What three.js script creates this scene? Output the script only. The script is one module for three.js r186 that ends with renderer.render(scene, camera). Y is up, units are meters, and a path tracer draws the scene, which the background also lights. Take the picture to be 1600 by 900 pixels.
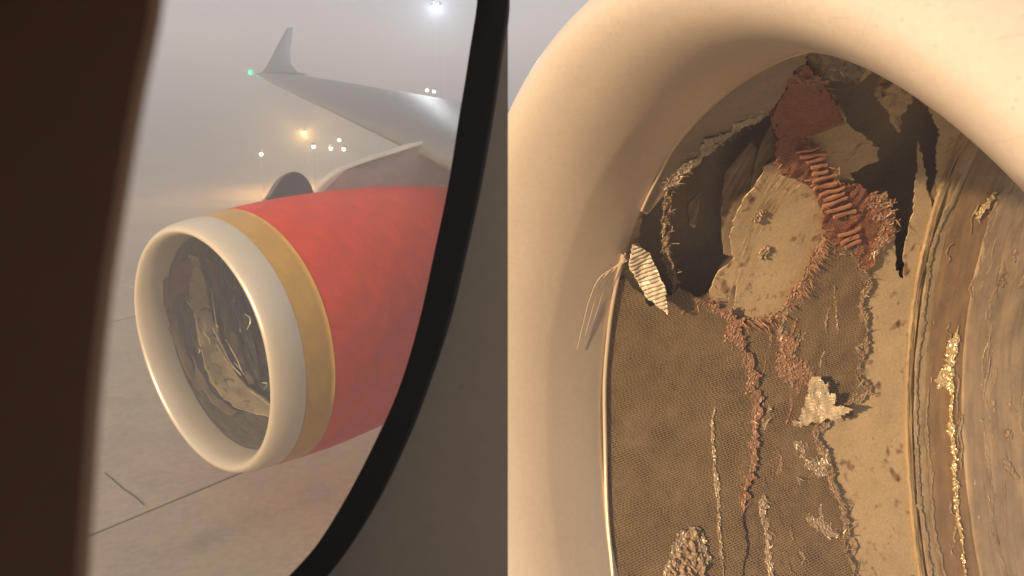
import * as THREE from 'three';
import { mergeGeometries, mergeVertices, toCreasedNormals } from 'three/addons/utils/BufferGeometryUtils.js';
import { TessellateModifier } from 'three/addons/modifiers/TessellateModifier.js';
import { RoundedBoxGeometry } from 'three/addons/geometries/RoundedBoxGeometry.js';
import { ImprovedNoise } from 'three/addons/math/ImprovedNoise.js';

// ---------------------------------------------------------------- camera, sky, sun, exposure
const EYE = 4.8, PITCH = THREE.MathUtils.degToRad(-14);
const scene = new THREE.Scene();
const camera = new THREE.PerspectiveCamera(2 * THREE.MathUtils.radToDeg(Math.atan(450 / 1400)), 16 / 9, 0.02, 2000);
camera.position.set(0, EYE, 0);
camera.rotation.set(PITCH, 0, 0);
camera.focus = 2.1;
camera.userData.fStop = 11;
const renderer = new THREE.WebGLRenderer();
renderer.toneMapping = THREE.LinearToneMapping;
renderer.toneMappingExposure = 1.88;
renderer.shadowMap.enabled = true;

const SUN_AZ = THREE.MathUtils.degToRad(43), SUN_EL = THREE.MathUtils.degToRad(14);
const toSun = new THREE.Vector3(-Math.sin(SUN_AZ) * Math.cos(SUN_EL), Math.sin(SUN_EL), Math.cos(SUN_AZ) * Math.cos(SUN_EL));
{
  // hazy evening overcast: cool grey overhead, a little warmer towards the horizon
  const W = 256, H = 128, a = new Float32Array(W * H * 4);
  for (let j = 0; j < H; j++) for (let i = 0; i < W; i++) {
    const el = ((j + 0.5) / H - 0.5) * Math.PI, h = Math.max(0, Math.sin(el)), k = Math.pow(1 - h, 3);
    const o = (j * W + i) * 4;
    a[o] = 0.285 + 0.02 * k; a[o + 1] = 0.285 + 0.01 * k; a[o + 2] = 0.305; a[o + 3] = 1;
  }
  const t = new THREE.DataTexture(a, W, H, THREE.RGBAFormat, THREE.FloatType);
  t.mapping = THREE.EquirectangularReflectionMapping; t.magFilter = THREE.LinearFilter; t.minFilter = THREE.LinearFilter;
  t.needsUpdate = true;
  scene.background = t; scene.environment = t;
}
const sun = new THREE.DirectionalLight(new THREE.Color().setRGB(1, 0.69, 0.40), 5);
sun.position.copy(toSun).multiplyScalar(60).add(new THREE.Vector3(0, EYE - 1, -3));
sun.target.position.set(0, EYE - 1, -3);
sun.castShadow = true; sun.shadow.radius = 3;
sun.shadow.mapSize.set(4096, 4096);
Object.assign(sun.shadow.camera, { left: -30, right: 30, top: 30, bottom: -30, near: 1, far: 160 });
scene.add(sun, sun.target);
scene.fog = new THREE.FogExp2(new THREE.Color().setRGB(0.70, 0.81, 1.0), 0.027);

// ---------------------------------------------------------------- helpers
let seed = 7;
const rnd = () => { seed = (seed * 1664525 + 1013904223) % 4294967296; return seed / 4294967296; };
const rr = (a, b) => a + (b - a) * rnd();
const P3 = new ImprovedNoise();
const noise = (x, y, z = 0) => P3.noise(x, y, z);
const V3 = (x, y, z) => new THREE.Vector3(x, y, z);
const lin = (r, g, b) => new THREE.Color().setRGB(r, g, b);
const used = {};
function numbered(n) { used[n] = (used[n] ?? -1) + 1; return used[n] ? `${n}_${String(used[n]).padStart(3, '0')}` : n; }
function tag(o, label, category, group, kind) {
  if (label) o.userData.label = label;
  if (category) o.userData.category = category;
  if (group) o.userData.group = group;
  if (kind) o.userData.kind = kind;
  return o;
}
function thing(name, label, category, group, kind) {
  const g = new THREE.Group(); g.name = numbered(name); scene.add(g);
  return tag(g, label, category, group, kind);
}
function part(name, geo, mat, parent, kind) {
  const m = new THREE.Mesh(geo, mat);
  m.name = parent === scene ? numbered(name) : name; m.castShadow = m.receiveShadow = true; parent.add(m);
  if (kind) m.userData.kind = kind;
  return m;
}
function merge(list) {
  return mergeGeometries(list.map(g => { const q = g.index ? g.toNonIndexed() : g; for (const k of Object.keys(q.attributes)) if (!['position', 'normal', 'uv'].includes(k)) q.deleteAttribute(k); return q; }));
}
// tiling value noise textures (what surfaces are made of)
function tex(n, fn, tile, color = true) {
  const d = new Uint8Array(n * n * 4);
  for (let j = 0; j < n; j++) for (let i = 0; i < n; i++) {
    const c = fn(i / n, j / n), o = (j * n + i) * 4;
    for (let k = 0; k < 3; k++) d[o + k] = Math.max(0, Math.min(255, (c.length ? c[k] : c) * 255));
    d[o + 3] = 255;
  }
  const t = new THREE.DataTexture(d, n, n); t.wrapS = t.wrapT = THREE.RepeatWrapping;
  t.magFilter = THREE.LinearFilter; t.minFilter = THREE.LinearMipmapLinearFilter; t.generateMipmaps = true;
  if (color) t.colorSpace = THREE.SRGBColorSpace;
  t.repeat.set(1 / tile, 1 / tile); t.needsUpdate = true;
  return t;
}
const hash = (i, j, k = 0) => { let h = (i * 374761393 + j * 668265263 + k * 1274126177) | 0; h = Math.imul(h ^ (h >>> 13), 1274126177); return ((h ^ (h >>> 16)) >>> 0) / 4294967296; };
function tn(x, y, f, k = 0, fy = f) { // tiling noise of f cells
  const X = x * f, Y = y * fy, i = Math.floor(X), j = Math.floor(Y), s = t => t * t * (3 - 2 * t), u = s(X - i), v = s(Y - j);
  const h = (a, b) => hash(((i + a) % f + f) % f, ((j + b) % fy + fy) % fy, k);
  return (h(0, 0) * (1 - u) + h(1, 0) * u) * (1 - v) + (h(0, 1) * (1 - u) + h(1, 1) * u) * v;
}
const fbm = (x, y, f, k = 0, n = 4) => { let s = 0, a = 0.5, t = 0; for (let i = 0; i < n; i++) { s += a * tn(x, y, f, k + i); t += a; f *= 2; a *= 0.55; } return s / t; };
// barrel outlines: [arc length round the barrel, depth behind the lip], metres
const OUT = {
  faceLower: [[4.499,0.463],[4.283,0.503],[4.055,0.528],[3.817,0.545],[3.569,0.544],[3.415,0.541],[3.284,0.538],[3.151,0.539],[3.132,0.565],[3.185,0.609],[3.222,0.654],[3.275,0.697],[3.269,0.747],[3.234,0.775],[3.204,0.805],[3.247,0.88],[3.278,0.944],[3.33,1.013],[3.382,1.068],[3.456,1.118],[3.529,1.168],[3.627,1.199],[3.711,1.227],[3.817,1.235],[3.954,1.189],[4.074,1.142],[4.157,1.114],[4.279,1.104],[4.389,1.042],[4.61,0.962]],
  faceUpper: [[2.844,0.537],[2.785,0.536],[2.67,0.529],[2.541,0.517],[2.413,0.509],[2.293,0.505],[2.181,0.5],[2.087,0.503],[1.988,0.509],[1.912,0.524],[2.028,0.614],[2.089,0.627],[2.215,0.695],[2.316,0.73],[2.358,0.733],[2.408,0.703],[2.453,0.691],[2.517,0.659],[2.607,0.639],[2.687,0.613],[2.741,0.589],[2.794,0.588],[2.863,0.562]],
  core: [[3.281,0.94],[3.338,1.025],[3.388,1.11],[3.405,1.219],[3.387,1.307],[3.321,1.343],[3.302,1.378],[3.198,1.396],[3.111,1.401],[3.045,1.417],[3.062,1.487],[3.084,1.577],[3.207,1.666],[3.271,1.728],[3.358,1.721],[3.507,1.783],[3.619,1.777],[3.695,1.759],[3.757,1.831],[3.777,1.768],[3.801,1.726],[3.835,1.732],[3.875,1.75],[3.851,1.689],[3.867,1.61],[3.901,1.529],[3.943,1.545],[4.014,1.574],[4.094,1.581],[4.174,1.596],[4.242,1.609],[4.317,1.594],[4.361,1.556],[4.44,1.566],[4.5,1.552],[4.717,1.456],[4.566,0.778],[4.129,0.95],[3.636,1.022]],
  copperPanel: [[2.058,0.637],[2.141,0.747],[2.288,0.927],[2.442,1.099],[2.494,1.031],[2.53,0.996],[2.493,0.902],[2.406,0.788],[2.344,0.76],[2.247,0.722],[2.12,0.654]],
  copperBand: [[2.406,0.788],[2.493,0.902],[2.53,0.996],[2.581,1.095],[2.651,1.182],[2.77,1.304],[2.92,1.447],[3.087,1.582],[3.078,1.464],[2.981,1.366],[2.912,1.332],[2.807,1.233],[2.738,1.115],[2.724,1.04],[2.624,0.952],[2.523,0.896]],
  copperFuzz: [[2.772,1.325],[2.794,1.437],[2.891,1.584],[2.951,1.685],[3.026,1.737],[3.103,1.706],[3.182,1.724],[3.224,1.689],[3.144,1.615],[3.017,1.526]],
  holeA: [[2.893,0.571],[2.793,0.61],[2.664,0.683],[2.509,0.738],[2.42,0.81],[2.548,0.931],[2.663,0.99],[2.699,0.968],[2.77,0.982],[2.859,0.962],[3.004,0.979],[3.113,1.032],[3.186,0.982],[3.261,0.975],[3.298,0.884],[3.316,0.804],[3.268,0.712],[3.073,0.622]],
  shadowHole: [[2.132,0.732],[2.223,0.877],[2.235,0.994],[2.15,0.961],[2.176,1.026],[2.264,1.086],[2.323,1.126],[2.374,1.219],[2.475,1.337],[2.526,1.408],[2.343,1.248],[2.292,1.235],[2.392,1.414],[2.536,1.599],[2.765,1.793],[2.984,1.967],[2.932,1.894],[2.676,1.653],[2.594,1.564],[2.777,1.704],[2.959,1.822],[3.131,1.877],[3.288,1.943],[3.235,1.879],[3.048,1.777],[2.934,1.682],[2.858,1.613],[2.874,1.567],[2.805,1.441],[2.744,1.364],[2.702,1.427],[2.684,1.455],[2.622,1.4],[2.543,1.26],[2.481,1.156],[2.378,1.038],[2.244,0.872]],  // opening cut to the outline of a dark cast shadow
  shadeSlit: [[3.362,1.069],[3.297,1.066],[3.235,1.075],[3.242,1.089],[3.32,1.101],[3.37,1.092]],  // small cut-out put in for a dark stroke of shading
  foilLip: [[2.963,0.532],[3.006,0.606],[3.08,0.654],[3.167,0.704],[3.267,0.731],[3.211,0.651],[3.129,0.59],[3.055,0.537]],
  foilMid: [[3.669,1.488],[3.645,1.519],[3.688,1.552],[3.736,1.583],[3.782,1.6],[3.805,1.65],[3.846,1.628],[3.85,1.561],[3.857,1.494],[3.855,1.405],[3.815,1.447],[3.769,1.464],[3.716,1.473]],
  foilTop: [[1.898,0.524],[1.88,0.569],[1.903,0.658],[2.038,0.854],[2.162,0.918],[2.176,0.873],[2.144,0.796],[2.048,0.679]],
  foilTopDeep: [[2.166,1.023],[2.21,1.149],[2.269,1.219],[2.366,1.265],[2.476,1.355],[2.442,1.308],[2.361,1.218],[2.301,1.117],[2.227,1.058]],
  foilLow: [[4.346,0.706],[4.26,0.77],[4.215,0.821],[4.179,0.879],[4.238,0.884],[4.31,0.881],[4.378,0.865]],
  ribbon: [[2.728,0.581],[2.761,0.617],[2.911,0.664],[3.058,0.72],[3.176,0.798],[3.201,0.778],[3.09,0.707],[2.909,0.636]],
  panelA: [[2.779,0.869],[2.62,0.89],[2.651,0.925],[2.957,1.051],[3.136,1.08],[3.117,1.009]],
  panelB: [[2.629,0.912],[2.52,0.885],[2.601,0.97],[2.783,1.026],[2.913,1.034],[2.765,0.967]],
  panelC: [[2.894,0.782],[2.841,0.805],[2.951,0.844],[3.005,0.85],[2.99,0.817]],
  edgeLow: [[4.499,0.463],[4.283,0.503],[4.055,0.525],[3.817,0.543],[3.568,0.541],[3.415,0.539],[3.284,0.535],[3.15,0.531],[3.027,0.527]],
  edgeHigh: [[2.838,0.533],[2.773,0.531],[2.664,0.527],[2.534,0.513],[2.406,0.505],[2.285,0.5],[2.173,0.494],[2.077,0.496],[1.976,0.5],[1.899,0.513]],
  seam: [[3.284,0.945],[3.335,1.015],[3.397,1.077],[3.484,1.131],[3.571,1.182],[3.655,1.21],[3.764,1.228],[3.867,1.217],[3.965,1.181],[4.074,1.142],[4.168,1.105]],
  scarA: [[3.724,1.035],[3.774,1.02],[3.864,1.021],[3.991,1.019],[4.113,1.006],[4.233,0.986],[4.373,0.959]],
  scarB: [[4.102,1.237],[4.174,1.213],[4.248,1.21],[4.319,1.193],[4.437,1.169]],
  upTear: [[2.343,0.743],[2.372,0.729],[2.408,0.703],[2.453,0.691],[2.517,0.659],[2.607,0.639],[2.687,0.613],[2.741,0.589]],
  skinEdge: [[3.388,1.11],[3.399,1.218],[3.381,1.306],[3.302,1.378],[3.198,1.396],[3.111,1.401],[3.045,1.417]],
  coreEdge: [[3.097,1.586],[3.207,1.666],[3.271,1.728],[3.358,1.721],[3.507,1.783],[3.619,1.777],[3.695,1.759],[3.757,1.831],[3.801,1.726],[3.867,1.61],[3.901,1.529],[4.014,1.574],[4.094,1.581],[4.174,1.596],[4.242,1.609],[4.317,1.594],[4.361,1.556],[4.44,1.566],[4.513,1.549]],
  coreScuff: [[3.457,1.322],[3.517,1.364],[3.603,1.407],[3.635,1.442],[3.669,1.5],[3.7,1.528]],
  coreScuffB: [[3.925,1.421],[3.996,1.46],[4.027,1.488],[4.075,1.545],[3.975,1.58]],
  coreScuffC: [[4.233,1.412],[4.262,1.458],[4.299,1.494],[4.322,1.552]],
  coreLine: [[3.269,1.549],[3.344,1.58],[3.491,1.63]],
  ladder: [[2.573,1.052],[2.642,1.127],[2.717,1.204],[2.791,1.28],[2.858,1.351],[2.934,1.425],[3.009,1.497],[3.073,1.549]],
  topFray: [[2.092,0.656],[2.155,0.695],[2.155,0.73],[2.198,0.794],[2.239,0.851]],
  copperRight: [[2.154,0.773],[2.256,0.891],[2.359,1.005],[2.435,1.093]],
  fuzzA: [[2.83,1.506],[2.906,1.612],[2.983,1.692],[3.03,1.71],[3.091,1.71],[3.15,1.69]],
  nuggets: [[2.923,1.054],[3.097,1.153],[3.184,1.156],[3.162,0.721],[3.312,0.789]],
  gold: [[3.529,2.31],[3.633,2.307],[3.733,2.286],[3.851,2.3],[3.964,2.284],[4.132,2.264],[4.318,2.203],[4.45,2.164],[4.612,2.085]],
  goldPatch: [[3.558,2.305],[3.703,2.276],[3.759,2.256],[3.822,2.294]],
  goldUp: [[2.855,2.159],[2.915,2.163],[2.962,2.166],[3.015,2.182]],
  bandMarks: [[3.675,2.236],[4.037,2.198],[4.093,2.195],[4.485,2.062],[4.514,2.07],[3.468,2.126],[3.78,2.195]],
  gouges: [[3.642,2.519],[4.111,2.502],[3.828,2.578],[3.791,2.518],[4.314,2.508],[4.469,2.342],[3.339,2.557],[3.068,2.372],[3.99,2.683],[3.58,2.508]],
  wires: [[3.033,0.526],[3.072,0.5],[3.138,0.478],[3.218,0.47],[3.301,0.459]],
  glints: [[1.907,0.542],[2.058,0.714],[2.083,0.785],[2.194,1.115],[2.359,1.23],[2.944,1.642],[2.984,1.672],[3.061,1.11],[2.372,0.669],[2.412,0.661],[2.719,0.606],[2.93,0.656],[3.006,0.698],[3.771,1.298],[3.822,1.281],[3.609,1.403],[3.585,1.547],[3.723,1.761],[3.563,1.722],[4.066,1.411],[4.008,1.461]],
};
const FAR = {
  farSkin: [[2.76,0.478],[2.856,0.612],[3.319,0.765],[3.699,0.816],[4.038,0.844],[4.355,0.846],[4.617,0.866],[4.812,0.936],[4.987,1.001],[5.137,1.017],[5.297,0.874],[5.145,0.758],[4.963,0.626],[4.742,0.571],[4.51,0.558],[4.235,0.582],[4.051,0.61],[3.815,0.611],[3.544,0.587],[3.263,0.57]],
  farPink: [[3.261,0.34],[3.051,0.363],[2.872,0.417],[2.846,0.514],[2.981,0.58],[3.17,0.585],[3.366,0.537],[3.391,0.432]],
  farStreakA: [[2.922,0.728],[3.041,0.829],[3.667,1.015],[4.172,1.049],[4.513,1.033],[4.761,1.015],[4.74,0.96],[4.468,0.947],[4.219,0.934],[3.732,0.927],[3.247,0.841]],
  farStreakB: [[3.243,0.999],[3.418,1.107],[3.904,1.228],[4.306,1.234],[4.709,1.128],[4.732,1.064],[4.32,1.144],[3.958,1.131],[3.548,1.072]],
  farStreakC: [[3.161,0.243],[3.081,0.306],[3.753,0.405],[4.227,0.421],[4.644,0.448],[4.64,0.388],[4.32,0.342],[3.893,0.306]],
  farStreakD: [[4.24,0.462],[4.407,0.491],[4.669,0.513],[4.899,0.566],[5.077,0.623],[5.081,0.542],[4.833,0.461],[4.552,0.429]],
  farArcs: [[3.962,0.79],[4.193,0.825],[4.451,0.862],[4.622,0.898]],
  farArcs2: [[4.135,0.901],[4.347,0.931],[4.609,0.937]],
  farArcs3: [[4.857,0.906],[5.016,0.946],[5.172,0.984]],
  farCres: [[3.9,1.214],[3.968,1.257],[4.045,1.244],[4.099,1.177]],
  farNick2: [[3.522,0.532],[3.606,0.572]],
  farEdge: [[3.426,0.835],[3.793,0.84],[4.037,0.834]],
};

// ---------------------------------------------------------------- materials
const std = o => new THREE.MeshStandardMaterial({ side: THREE.DoubleSide, ...o });
const phys = o => new THREE.MeshPhysicalMaterial({ side: THREE.DoubleSide, ...o });
const grainT = tex(512, (x, y) => { const v = 0.92 + 0.14 * (fbm(x, y, 64, 1) - 0.5) + 0.14 * (fbm(x, y, 5, 9) - 0.5); return [v, v, v]; }, 0.5);
const scuffB = tex(512, (x, y) => fbm(x, y, 24, 3), 0.3, false);
const streakT = tex(512, (x, y) => { const v = 0.82 + 0.22 * (tn(x, y, 3, 5, 60) - 0.5) + 0.16 * (tn(x, y, 8, 6, 150) - 0.5) + 0.22 * (fbm(x, y, 12, 2) - 0.5); return [v, v * 0.98, v * 0.95]; }, 0.6);
const streakB = tex(512, (x, y) => 0.5 * tn(x, y, 3, 5, 60) + 0.3 * tn(x, y, 9, 6, 150) + 0.2 * fbm(x, y, 32, 3), 0.6, false);
const smearT = tex(512, (x, y) => { const v = 0.86 + 0.10 * (tn(x, y, 3, 5, 40) - 0.5) + 0.08 * (tn(x, y, 8, 6, 90) - 0.5) + 0.22 * (fbm(x, y, 7, 2) - 0.5) + 0.1 * (fbm(x, y, 60, 3) - 0.5); return [v, v * 0.985, v * 0.96]; }, 0.9);
// perforated acoustic sheet: staggered rows of slanted slots
const slot = (x, y) => {
  const rows = 64, sl = x * 12 + y * rows, row = Math.floor(sl), fy = sl - row, fx = ((x * 36 + hash(((row % 64) + 64) % 64, 3) * 1) % 1 + 1) % 1;
  return (Math.abs(fy - 0.5) < 0.24 && fx > 0.12 && fx < 0.88) ? 1 : 0;
};
const perfT = tex(1024, (x, y) => { const cl = fbm(x, y, 9, 14, 4), v = 0.88 + 0.2 * (fbm(x, y, 160, 2, 3) - 0.5) + 0.16 * (fbm(x, y, 5, 8, 5) - 0.5) - (0.10 + 0.42 * cl) * slot(y, x) - Math.max(0, fbm(x, y, 24, 41, 3) - 0.70) * 0.5; return [v, v * 0.985, v * 0.96]; }, 0.58);
const perfB = tex(1024, (x, y) => 0.8 - 0.7 * slot(y, x) * fbm(x, y, 9, 14, 4) * 1.6 + 0.15 * fbm(x, y, 200, 4, 2), 0.58, false);
const cellD = (x, y, n) => { // honeycomb distance
  const cy = n, yy = y * cy, j = Math.floor(yy); let best = 9, sec = 9;
  for (let dj = -1; dj <= 1; dj++) { const r = j + dj, off = (r & 1) ? 0.5 : 0, xx = x * n - off, i = Math.floor(xx);
    for (let di = -1; di <= 1; di++) { const d = Math.hypot(xx - (i + di + 0.5), yy - (r + 0.5)); if (d < best) { sec = best; best = d; } else if (d < sec) sec = d; } }
  return sec - best;
};
const combT = tex(512, (x, y) => { const v = 0.76 + 0.4 * (fbm(x, y, 30, 2) - 0.5) + (cellD(x, y, 20) < 0.22 ? 0.22 : -0.08); return [v, v * 0.97, v * 0.95]; }, 0.22);
const combB = tex(512, (x, y) => (cellD(x, y, 20) < 0.25 ? 1 : 0.1) * 0.8 + 0.2 * fbm(x, y, 40, 2), 0.22, false);
const tanT = tex(1024, (x, y) => {
  const s = fbm(x, y, 160, 5, 3), b = fbm(x, y, 6, 11, 5), v = 0.92 + 0.16 * (s - 0.5) + 0.12 * (b - 0.5);
  const st = Math.max(0, fbm(x, y, 18, 21, 4) - 0.66) * 2.2 + (hash(Math.floor(x * 340), Math.floor(y * 340), 4) > 0.994 ? 0.22 : 0);
  return [v - st * 0.8, v - st, v - st * 1.1];
}, 0.9);

const scr = []; for (let i = 0; i < 14; i++) { const a = rr(0, 6.28), L = rr(0.03, 0.12); scr.push([rr(0.1, 0.9), rr(0.1, 0.9), Math.cos(a), Math.sin(a), L]); }
const onScratch = (x, y) => scr.some(q => { const dx = x - q[0], dy = y - q[1], t = dx * q[2] + dy * q[3]; return t > 0 && t < q[4] && Math.abs(-dx * q[3] + dy * q[2] + 0.4 * t * t) < 0.0012; });
const lipT = tex(512, (x, y) => { const v = 0.955 + 0.05 * (fbm(x, y, 90, 1) - 0.5) + 0.04 * (fbm(x, y, 4, 9) - 0.5) - (hash(Math.floor(x * 170), Math.floor(y * 170), 8) > 0.997 ? 0.06 : 0) - (onScratch(x, y) ? 0.04 : 0); return [v, v, v]; }, 0.8);
const mLip = phys({ color: lin(0.72, 0.625, 0.515), metalness: 0.25, roughness: 0.36, map: lipT, bumpMap: scuffB, bumpScale: 0.00012, clearcoat: 0.15, clearcoatRoughness: 0.35 });
const mEdge = std({ color: lin(0.72, 0.60, 0.45), metalness: 0.5, roughness: 0.38, bumpMap: scuffB, bumpScale: 0.0006 });
const mPerf = std({ color: lin(0.46, 0.345, 0.21), map: perfT, bumpMap: perfB, bumpScale: 0.003, roughness: 0.62, metalness: 0.25 });
const mPerfGrey = std({ color: lin(0.40, 0.325, 0.245), map: grainT, bumpMap: scuffB, bumpScale: 0.0012, roughness: 0.6, metalness: 0.2 });
const mCore = std({ color: lin(0.43, 0.315, 0.20), map: perfT, bumpMap: perfB, bumpScale: 0.002, roughness: 0.72, metalness: 0.15 });
const mCopper = std({ color: lin(0.52, 0.25, 0.155), map: combT, bumpMap: combB, bumpScale: 0.004, roughness: 0.6, metalness: 0.2 });
const mCopperBare = std({ color: lin(0.68, 0.36, 0.22), map: grainT, roughness: 0.45, metalness: 0.45 });
const mTan = std({ color: lin(0.66, 0.51, 0.31), map: tanT, bumpMap: scuffB, bumpScale: 0.0008, roughness: 0.75 });
const mCavity = std({ color: lin(0.50, 0.40, 0.285), map: grainT, roughness: 0.8 });
const mCavityPanel = std({ color: lin(0.40, 0.32, 0.22), map: streakT, roughness: 0.7 });
const mFoil = std({ color: lin(0.90, 0.78, 0.58), metalness: 0.45, roughness: 0.35, map: grainT, bumpMap: scuffB, bumpScale: 0.001 });
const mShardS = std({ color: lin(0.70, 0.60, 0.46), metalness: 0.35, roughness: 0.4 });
const mShardC = std({ color: lin(0.46, 0.27, 0.17), metalness: 0.2, roughness: 0.5 });
const mShardG = std({ color: lin(0.80, 0.66, 0.40), metalness: 0.55, roughness: 0.3 });
const mShardB = std({ color: lin(0.30, 0.21, 0.13), metalness: 0.1, roughness: 0.6 });
const mFringeC = std({ color: lin(0.46, 0.28, 0.18), map: grainT, metalness: 0.15, roughness: 0.5 });
const mFringeS = std({ color: lin(0.58, 0.47, 0.34), map: grainT, metalness: 0.3, roughness: 0.42 });
const mFringeB = std({ color: lin(0.42, 0.31, 0.20), map: grainT, metalness: 0.1, roughness: 0.6 });
const mBand = std({ color: lin(0.44, 0.30, 0.175), map: smearT, bumpMap: streakB, bumpScale: 0.0005, roughness: 0.55, metalness: 0.05 });
const mCase = std({ color: lin(0.58, 0.46, 0.325), map: smearT, bumpMap: streakB, bumpScale: 0.0005, roughness: 0.55, metalness: 0.12 });
const mRib = std({ color: lin(0.62, 0.50, 0.33), map: smearT, bumpMap: streakB, bumpScale: 0.002, roughness: 0.55, metalness: 0.15 });
const mGold = phys({ color: lin(0.64, 0.37, 0.05), roughness: 0.42, map: grainT, clearcoat: 0.25, clearcoatRoughness: 0.4 });
const mRed = phys({ color: lin(0.80, 0.062, 0.010), roughness: 0.55, map: grainT, specularIntensity: 0.5 });
const mLipFar = phys({ color: lin(0.76, 0.68, 0.53), metalness: 0.3, roughness: 0.34, map: lipT, clearcoat: 0.2, clearcoatRoughness: 0.35 });
const mBarrel = std({ color: lin(0.46, 0.41, 0.31), map: streakT, roughness: 0.5, metalness: 0.3 });
const mWhite = std({ color: lin(0.50, 0.49, 0.46), map: grainT, roughness: 0.5 });
const mWing = std({ color: lin(0.18, 0.18, 0.185), map: grainT, roughness: 0.45, metalness: 0.2 });
const mDark = std({ color: lin(0.05, 0.045, 0.045), map: grainT, roughness: 0.6 });
const mBlade = std({ color: lin(0.12, 0.12, 0.125), roughness: 0.35, metalness: 0.7 });
const mVane = std({ color: lin(0.10, 0.095, 0.10), roughness: 0.6 });
const mRubber = std({ color: lin(0.018, 0.016, 0.013), roughness: 0.8, bumpMap: scuffB, bumpScale: 0.0004 });
const mCabin = std({ color: lin(0.40, 0.335, 0.26), map: lipT, roughness: 0.7 });
const mBrown = std({ color: lin(0.20, 0.12, 0.085), map: lipT, roughness: 0.85 });
const mConcrete = std({ color: lin(0.58, 0.475, 0.345), map: tex(1024, (x, y) => { const v = 0.93 + 0.12 * (fbm(x, y, 6, 1, 6) - 0.5) + 0.12 * (fbm(x, y, 120, 7, 2) - 0.5) - Math.max(0, fbm(x, y, 10, 31, 4) - 0.66) * 0.4; return [v, v, v * 0.99]; }, 7), roughness: 0.85 });
const mAsphalt = std({ color: lin(0.52, 0.45, 0.36), map: mConcrete.map, roughness: 0.9 });
const mFarSkin = std({ color: lin(0.68, 0.56, 0.33), map: tanT, roughness: 0.75 });
const mPole2 = std({ color: lin(0.36, 0.35, 0.32), map: streakT, roughness: 0.5, metalness: 0.2 });
const mPole = std({ color: lin(0.2, 0.2, 0.2), roughness: 0.6, metalness: 0.3 });

// ---------------------------------------------------------------- ground
{
  const g = new THREE.PlaneGeometry(320, 320); g.rotateX(-Math.PI / 2);
  const uv = g.attributes.uv; for (let i = 0; i < uv.count; i++) uv.setXY(i, uv.getX(i) * 320, uv.getY(i) * 320);
  const ground = part('ground', g, mAsphalt, scene); ground.position.set(0, -0.03, -60);
  tag(ground, 'dusty apron ground fading into the haze', 'ground', null, 'structure');
  // concrete slabs with open joints round the engine
  const S = 7.5, turn = 0.914, ex = [Math.cos(turn), -Math.sin(turn)], ez = [Math.sin(turn), Math.cos(turn)];
  for (let i = -2; i <= 2; i++) for (let j = -3; j <= 2; j++) {
    const b = new RoundedBoxGeometry(S - 0.035, 0.2, S - 0.035, 1, 0.012);
    const p = b.attributes.position, q = b.attributes.uv; for (let k = 0; k < p.count; k++) q.setXY(k, p.getX(k) + i * 3.1 + 9, p.getZ(k) + j * 2.3 + 9);
    const m = part('concrete_slab', b, mConcrete, ground), A = i * S + 1.2, B = (j + 0.5) * S;
    m.position.set(-3.74 + A * ex[0] + B * ez[0], -0.065 + rr(-0.003, 0.003), 60 - 9.39 + A * ex[1] + B * ez[1]); m.rotation.y = turn;
  }
  // dark sealed crack running off the joint
  const cr = [[-4.92, -9.97], [-4.71, -9.75], [-4.52, -9.55], [-4.31, -9.36], [-4.13, -9.16]], pts = [];
  const c = new THREE.CatmullRomCurve3(cr.map(p => V3(p[0], 0.006, p[1])));
  const g2 = new THREE.TubeGeometry(c, 24, 0.007, 5); g2.scale(1, 0.3, 1); g2.translate(0, 0.038, 60);
  part('crack', g2, mDark, ground);
}

// ---------------------------------------------------------------- engine inlet, close by: barrel coordinates
const RB = 1.235;
const inlet = thing('engine_inlet', 'damaged engine inlet with torn acoustic lining and pale rounded lip', 'engine inlet');
inlet.position.set(0.30804, EYE - 1.17387, -1.78306);
inlet.quaternion.setFromRotationMatrix(new THREE.Matrix4().makeBasis(V3(0.37101, 0.22466, 0.90104).normalize(), V3(-0.07764, 0.97440, -0.21098).normalize(), V3(-0.92538, 0.00832, 0.37895).normalize()));
const bar = (u, v, w) => { const a = u / RB, r = RB - w; return V3(r * Math.cos(a), r * Math.sin(a), -v); };

function finish(g, crease = 0.6) { g.deleteAttribute('normal'); return toCreasedNormals(mergeVertices(g, 1e-5), crease); }
function jagged(pts, step, amp, freq, closed = true, keep = null) {
  const out = [], n = pts.length;
  for (let i = 0; i < (closed ? n : n - 1); i++) {
    const a = pts[i], b = pts[(i + 1) % n], L = Math.hypot(b[0] - a[0], b[1] - a[1]), k = Math.max(1, Math.round(L / step));
    for (let j = 0; j < k; j++) {
      const t = j / k, u = a[0] + (b[0] - a[0]) * t, v = a[1] + (b[1] - a[1]) * t, f = keep && keep(u, v) ? 0 : 1;
      out.push([u + f * amp * (noise(u * freq, v * freq, 1.3) + 0.6 * noise(u * freq * 2.7, v * freq * 2.7, 4.1) + 0.5 * (rnd() - 0.5)), v + f * amp * (noise(u * freq, v * freq, 7.7) + 0.6 * noise(u * freq * 2.7, v * freq * 2.7, 9.1) + 0.5 * (rnd() - 0.5))]);
    }
  }
  return out;
}
const shapeOf = pts => new THREE.Shape(pts.map(p => new THREE.Vector2(p[0], p[1])));
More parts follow.
